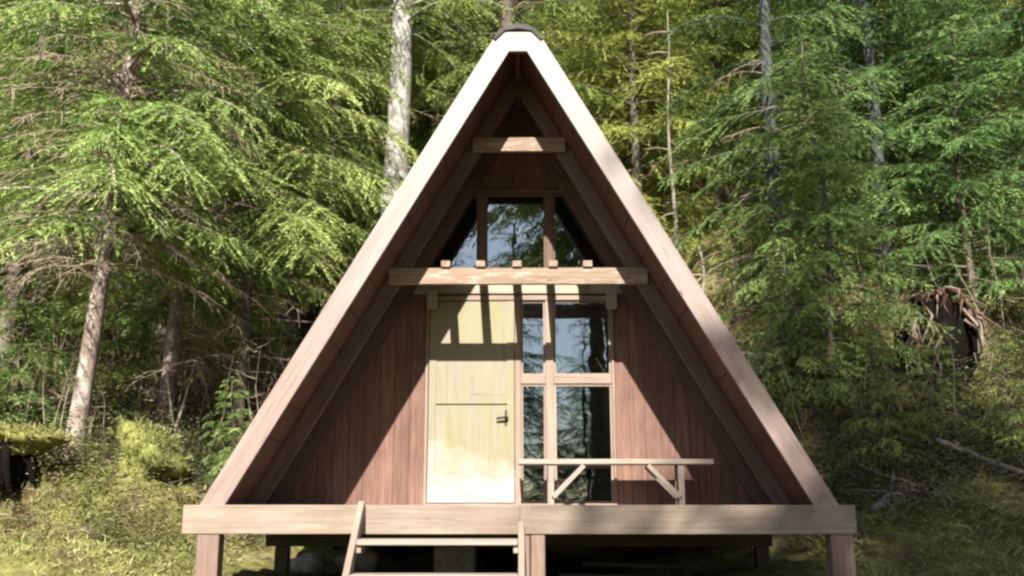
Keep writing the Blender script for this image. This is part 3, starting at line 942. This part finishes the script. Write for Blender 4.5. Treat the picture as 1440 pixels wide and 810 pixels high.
# upturned root plate on the right slope
RX, RY = 5.95, 5.6
RZ = 1.62
rp = thing('upturned_roots', (RX, RY, RZ), 'upturned root plate of a fallen tree, dark soil hollow fringed with broken roots', 'root plate')
o = lump('soil_mass', (.05, .10, .66), (.58, .30, .80), 'soil', None, None, 15, amp=.18); o.parent = rp
random.seed(19)
for k in range(13):
    x = random.uniform(-.55, -.12) if k < 9 else random.uniform(.3, .55)
    z = random.uniform(.85, 1.15)
    pts = [(x * .8, -.22, z)]
    for q in range(4):
        pts.append((x + random.uniform(-.08, .08), -.30 - random.uniform(0, .14), z - .22 * (q + 1) * random.uniform(.7, 1.2)))
    MB().tube(pts, [.026, .022, .015, .009, .003], 6, True, .2).build('hanging_root', M['paleroot'], rp)
for k in range(26):
    a = random.uniform(.0, 3.14)
    p = Vector((.45 * math.cos(a) + .05, -.16, .85 + .50 * math.sin(a)))
    d = Vector((math.cos(a) * .7 + random.uniform(-.7, .7), random.uniform(-.8, -.1), random.uniform(-.6, .35)))
    L = random.uniform(.18, .42)
    q = p + d * L * .5
    MB().tube([p - d * .1, p + d * L * .3 + Vector((0, 0, .03)), q, q + d * L * .35 + Vector((random.uniform(-.06, .06), 0, -.10)), q + d * L * .5 + Vector((random.uniform(-.1, .1), 0, -.26))],
              [.035, .03, .022, .014, .004], 6, True, .3).build('broken_root', M['paleroot' if k % 5 == 0 else 'redroot'], rp)

def fallen(name, x, y, pts, rad, mat, label, cat, jit=.12, n=9):
    random.seed(int(abs(x * 100)))
    o = MB().tube(pts, rad, n, True, jit).build(name, M[mat], None, label=label, cat=cat)
    o.location = (x, y, gz(x, y)); return o
fallen('fallen_log', 3.72, 6.2, [(-.55, -.25, .25), (0, 0, .28), (.9, .5, .30), (1.8, 1.0, .5)], [.20, .22, .21, .19], 'deadwood', 'broken grey log end poking out beside the right roof edge', 'log')
fallen('fallen_branch', 3.75, 2.2, [(-.15, -.1, .0), (.05, 0, .12), (.18, .10, .30), (.22, .2, .42)], [.045, .04, .03, .01], 'deadwood', 'bleached broken branch stub standing by the right end of the deck', 'branch', n=6)
fallen('fallen_branch', 5.6, 2.8, [(-.7, .2, .12), (.2, 0, .22), (1.2, -.1, .30), (2.2, .1, .36)], [.018, .02, .018, .01], 'deadwood', 'thin pale fallen branch lying across the grass on the right', 'branch', n=6)
fallen('fallen_branch', 5.0, 2.5, [(-.5, 0, .45), (.1, .1, .22), (.6, .1, .05)], [.03, .035, .03], 'deadwood', 'grey fallen limb slanting down into the grass right of the deck', 'branch', n=6)
fallen('fallen_branch', -5.0, 5.2, [(.28, 0, 0), (.32, 0, .5), (.42, .05, 1.0), (.5, .1, 1.5)], [.03, .026, .02, .008], 'paleroot', 'pale dead stick standing upright beside the brown-trunked spruce', 'branch', n=6)
fallen('fallen_branch', -4.1, 6.0, [(-.2, 0, 2.0), (.6, -.1, 1.92), (1.4, -.2, 1.85)], [.022, .018, .006], 'deadwood', 'bare grey limb reaching across the shade left of the roof edge', 'branch', n=5)

# ------------------------------------------------------------------ ground cover (stuff)
def scatter_sprigs(seed, n, area, size, per, mat, name, label, wid=.3, upright=.7, height=0.0, keep=None, clump=0):
    rng = np.random.default_rng(seed)
    if clump:
        c = np.stack([rng.uniform(area[0], area[1], clump), rng.uniform(area[2], area[3], clump)], 1)
        pick = rng.integers(0, clump, n)
        xy = c[pick] + rng.normal(0, .30, (n, 2))
    else:
        xy = np.stack([rng.uniform(area[0], area[1], n), rng.uniform(area[2], area[3], n)], 1)
    if keep is not None:
        xy = xy[keep(xy[:, 0], xy[:, 1])]
    hole = np.sin(3.1 * xy[:, 0] + .9 * xy[:, 1] + 2) * np.sin(2.7 * xy[:, 1] - 1.3 * xy[:, 0]) + .5 * np.sin(7.3 * xy[:, 0]) * np.sin(6.7 * xy[:, 1] + 1)
    xy = xy[hole + rng.normal(0, .25, len(xy)) > -.42]      # bare patches of litter between the growth
    n = len(xy)
    z = ground_z(xy[:, 0], xy[:, 1])
    base = np.stack([xy[:, 0], xy[:, 1], z], 1)
    ii = np.repeat(np.arange(n), per)
    m = len(ii)
    a = rng.uniform(0, 6.283, m)
    u = rng.uniform(upright * .4, upright * 1.6, m)
    d = np.stack([np.cos(a), np.sin(a), u], 1); d /= np.linalg.norm(d, axis=1)[:, None]
    sz = size * rng.uniform(.4, 1.3, m)
    hh = height * rng.random(m) ** .8 * np.repeat(rng.uniform(.3, 1.2, n), per)
    b = base[ii] + np.stack([rng.normal(0, .02 + .35 * hh), rng.normal(0, .02 + .35 * hh), hh], 1)
    wv = np.cross(d, rng.normal(0, 1, (m, 3))); wv /= np.linalg.norm(wv, axis=1)[:, None]
    tip = b + d * sz[:, None]; tip[:, 2] -= .25 * sz
    mid = b + d * (sz * .45)[:, None]
    l = mid - wv * (sz * wid / 2)[:, None]; r = mid + wv * (sz * wid / 2)[:, None]
    V = np.stack([b, r, l, l, r, tip], 1).reshape(-1, 3)
    patch = .22 * np.sin(2.3 * xy[:, 0] + 1.1 * xy[:, 1]) * np.sin(1.9 * xy[:, 1] - .8 * xy[:, 0] + 1) + .15 * np.sin(6.1 * xy[:, 0] + 2) * np.sin(5.3 * xy[:, 1])
    tt = np.clip(np.repeat(rng.normal(.43, .18, n) + patch, per) + rng.normal(0, .15, m), 0, 1)
    return link(name, tri_mesh(name, V, np.repeat(tt, 6), M[mat]), None, None, label, None, None, 'stuff')
outside = lambda x, y: ~((np.abs(x) < 2.9) & (y > -.1) & (y < 6.6))
scatter_sprigs(1, 60000, (-9, 10, -1.5, 4.2), .075, 4, 'grassblade', 'moss_tufts', 'short yellow-green moss and grass tufts on the ground round the cabin', wid=.16, upright=1.3, keep=outside)
scatter_sprigs(7, 5200, (-9, 10, -1.5, 3.4), .20, 3, 'grassblade', 'grass', 'thin pale grass blades among the moss round the cabin', wid=.055, upright=2.2, keep=outside, clump=500)
scatter_sprigs(2, 16000, (2.2, 9, 1.0, 13), .13, 4, 'grassblade', 'slope_grass', 'dry yellow-green growth on the sunlit slope right of the cabin', wid=.16, upright=.9, keep=outside)
scatter_sprigs(8, 1700, (-9, -2.9, .8, 3.6), .042, 30, 'herb', 'mossy_herbs', 'bright yellow-green low herbs on the mossy bank at left', wid=.4, upright=.5, height=.4, clump=60, keep=outside)
scatter_sprigs(3, 3400, (-9, -2.9, 3.2, 9), .055, 26, 'leaf', 'undergrowth', 'tangled leafy undergrowth beneath the trees on the left', wid=.45, upright=.4, height=.75, clump=90, keep=outside)
scatter_sprigs(4, 3800, (3.0, 9, 2.3, 6.2), .055, 26, 'leaf', 'undergrowth', 'tangled leafy undergrowth on the shaded slope at right', wid=.45, upright=.4, height=.6, clump=90, keep=outside)
def twig_litter(seed, n, area, name, label):
    rng = random.Random(seed); mb = MB()
    for _ in range(n):
        x = rng.uniform(area[0], area[1]); y = rng.uniform(area[2], area[3])
        if abs(x) < 2.9 and -.1 < y < 6.6: continue
        a = rng.uniform(0, 6.28); L = rng.uniform(.12, .30) + .7 * rng.random() ** 4; u = rng.uniform(-.1, 1.0) * rng.random()
        p = Vector((x, y, gz(x, y)))
        d = Vector((math.cos(a), math.sin(a), u))
        e = Vector((rng.uniform(-.3, .3), rng.uniform(-.3, .3), rng.uniform(-.2, .2))) * L
        mb.tube([p, p + d * L * .35 + e * .6, p + d * L * .7 + e * .3, p + d * L + e], [.008, .006, .004, .0015], 3, False)
    return mb.build(name, M['twig'], None, label=label, kind='stuff')
def stems(seed, n, area, label):
    rng = random.Random(seed); mb = MB()
    for _ in range(n):
        x = rng.uniform(area[0], area[1]); y = rng.uniform(area[2], area[3])
        p = Vector((x, y, gz(x, y) - .05)); H = rng.uniform(.5, 2.0)
        l = Vector((rng.uniform(-.35, .35), rng.uniform(-.3, .3), 1))
        pts = [p + l * H * t + Vector((rng.uniform(-.05, .05), rng.uniform(-.05, .05), 0)) for t in (0, .25, .5, .75, 1)]
        mb.tube(pts, [.011, .010, .008, .005, .002], 3, False)
        for k in range(rng.randint(5, 12)):
            t = rng.uniform(.2, 1); q = p + l * H * t
            d = Vector((rng.uniform(-1, 1), rng.uniform(-1, 1), rng.uniform(-.2, .7))) * rng.uniform(.1, .35)
            mb.tube([q, q + d * .5 + Vector((0, 0, -.02)), q + d], [.005, .0035, .001], 3, False)
    return mb.build('dead_stems', M['twig'], None, label=label, kind='stuff')
stems(31, 170, (-8.5, -3.1, 4.2, 9.5), 'tangle of thin bare dead stems standing in the shade on the left')
stems(32, 110, (3.3, 8.5, 3.4, 9.5), 'tangle of thin bare dead stems standing on the right slope')
twig_litter(5, 2000, (-9, -2.9, 2, 9), 'twig_litter', 'dry brown twigs tangled beneath the trees on the left')
twig_litter(6, 2000, (2.9, 9, 1.8, 10), 'twig_litter', 'dry brown twigs tangled on the slope at right')
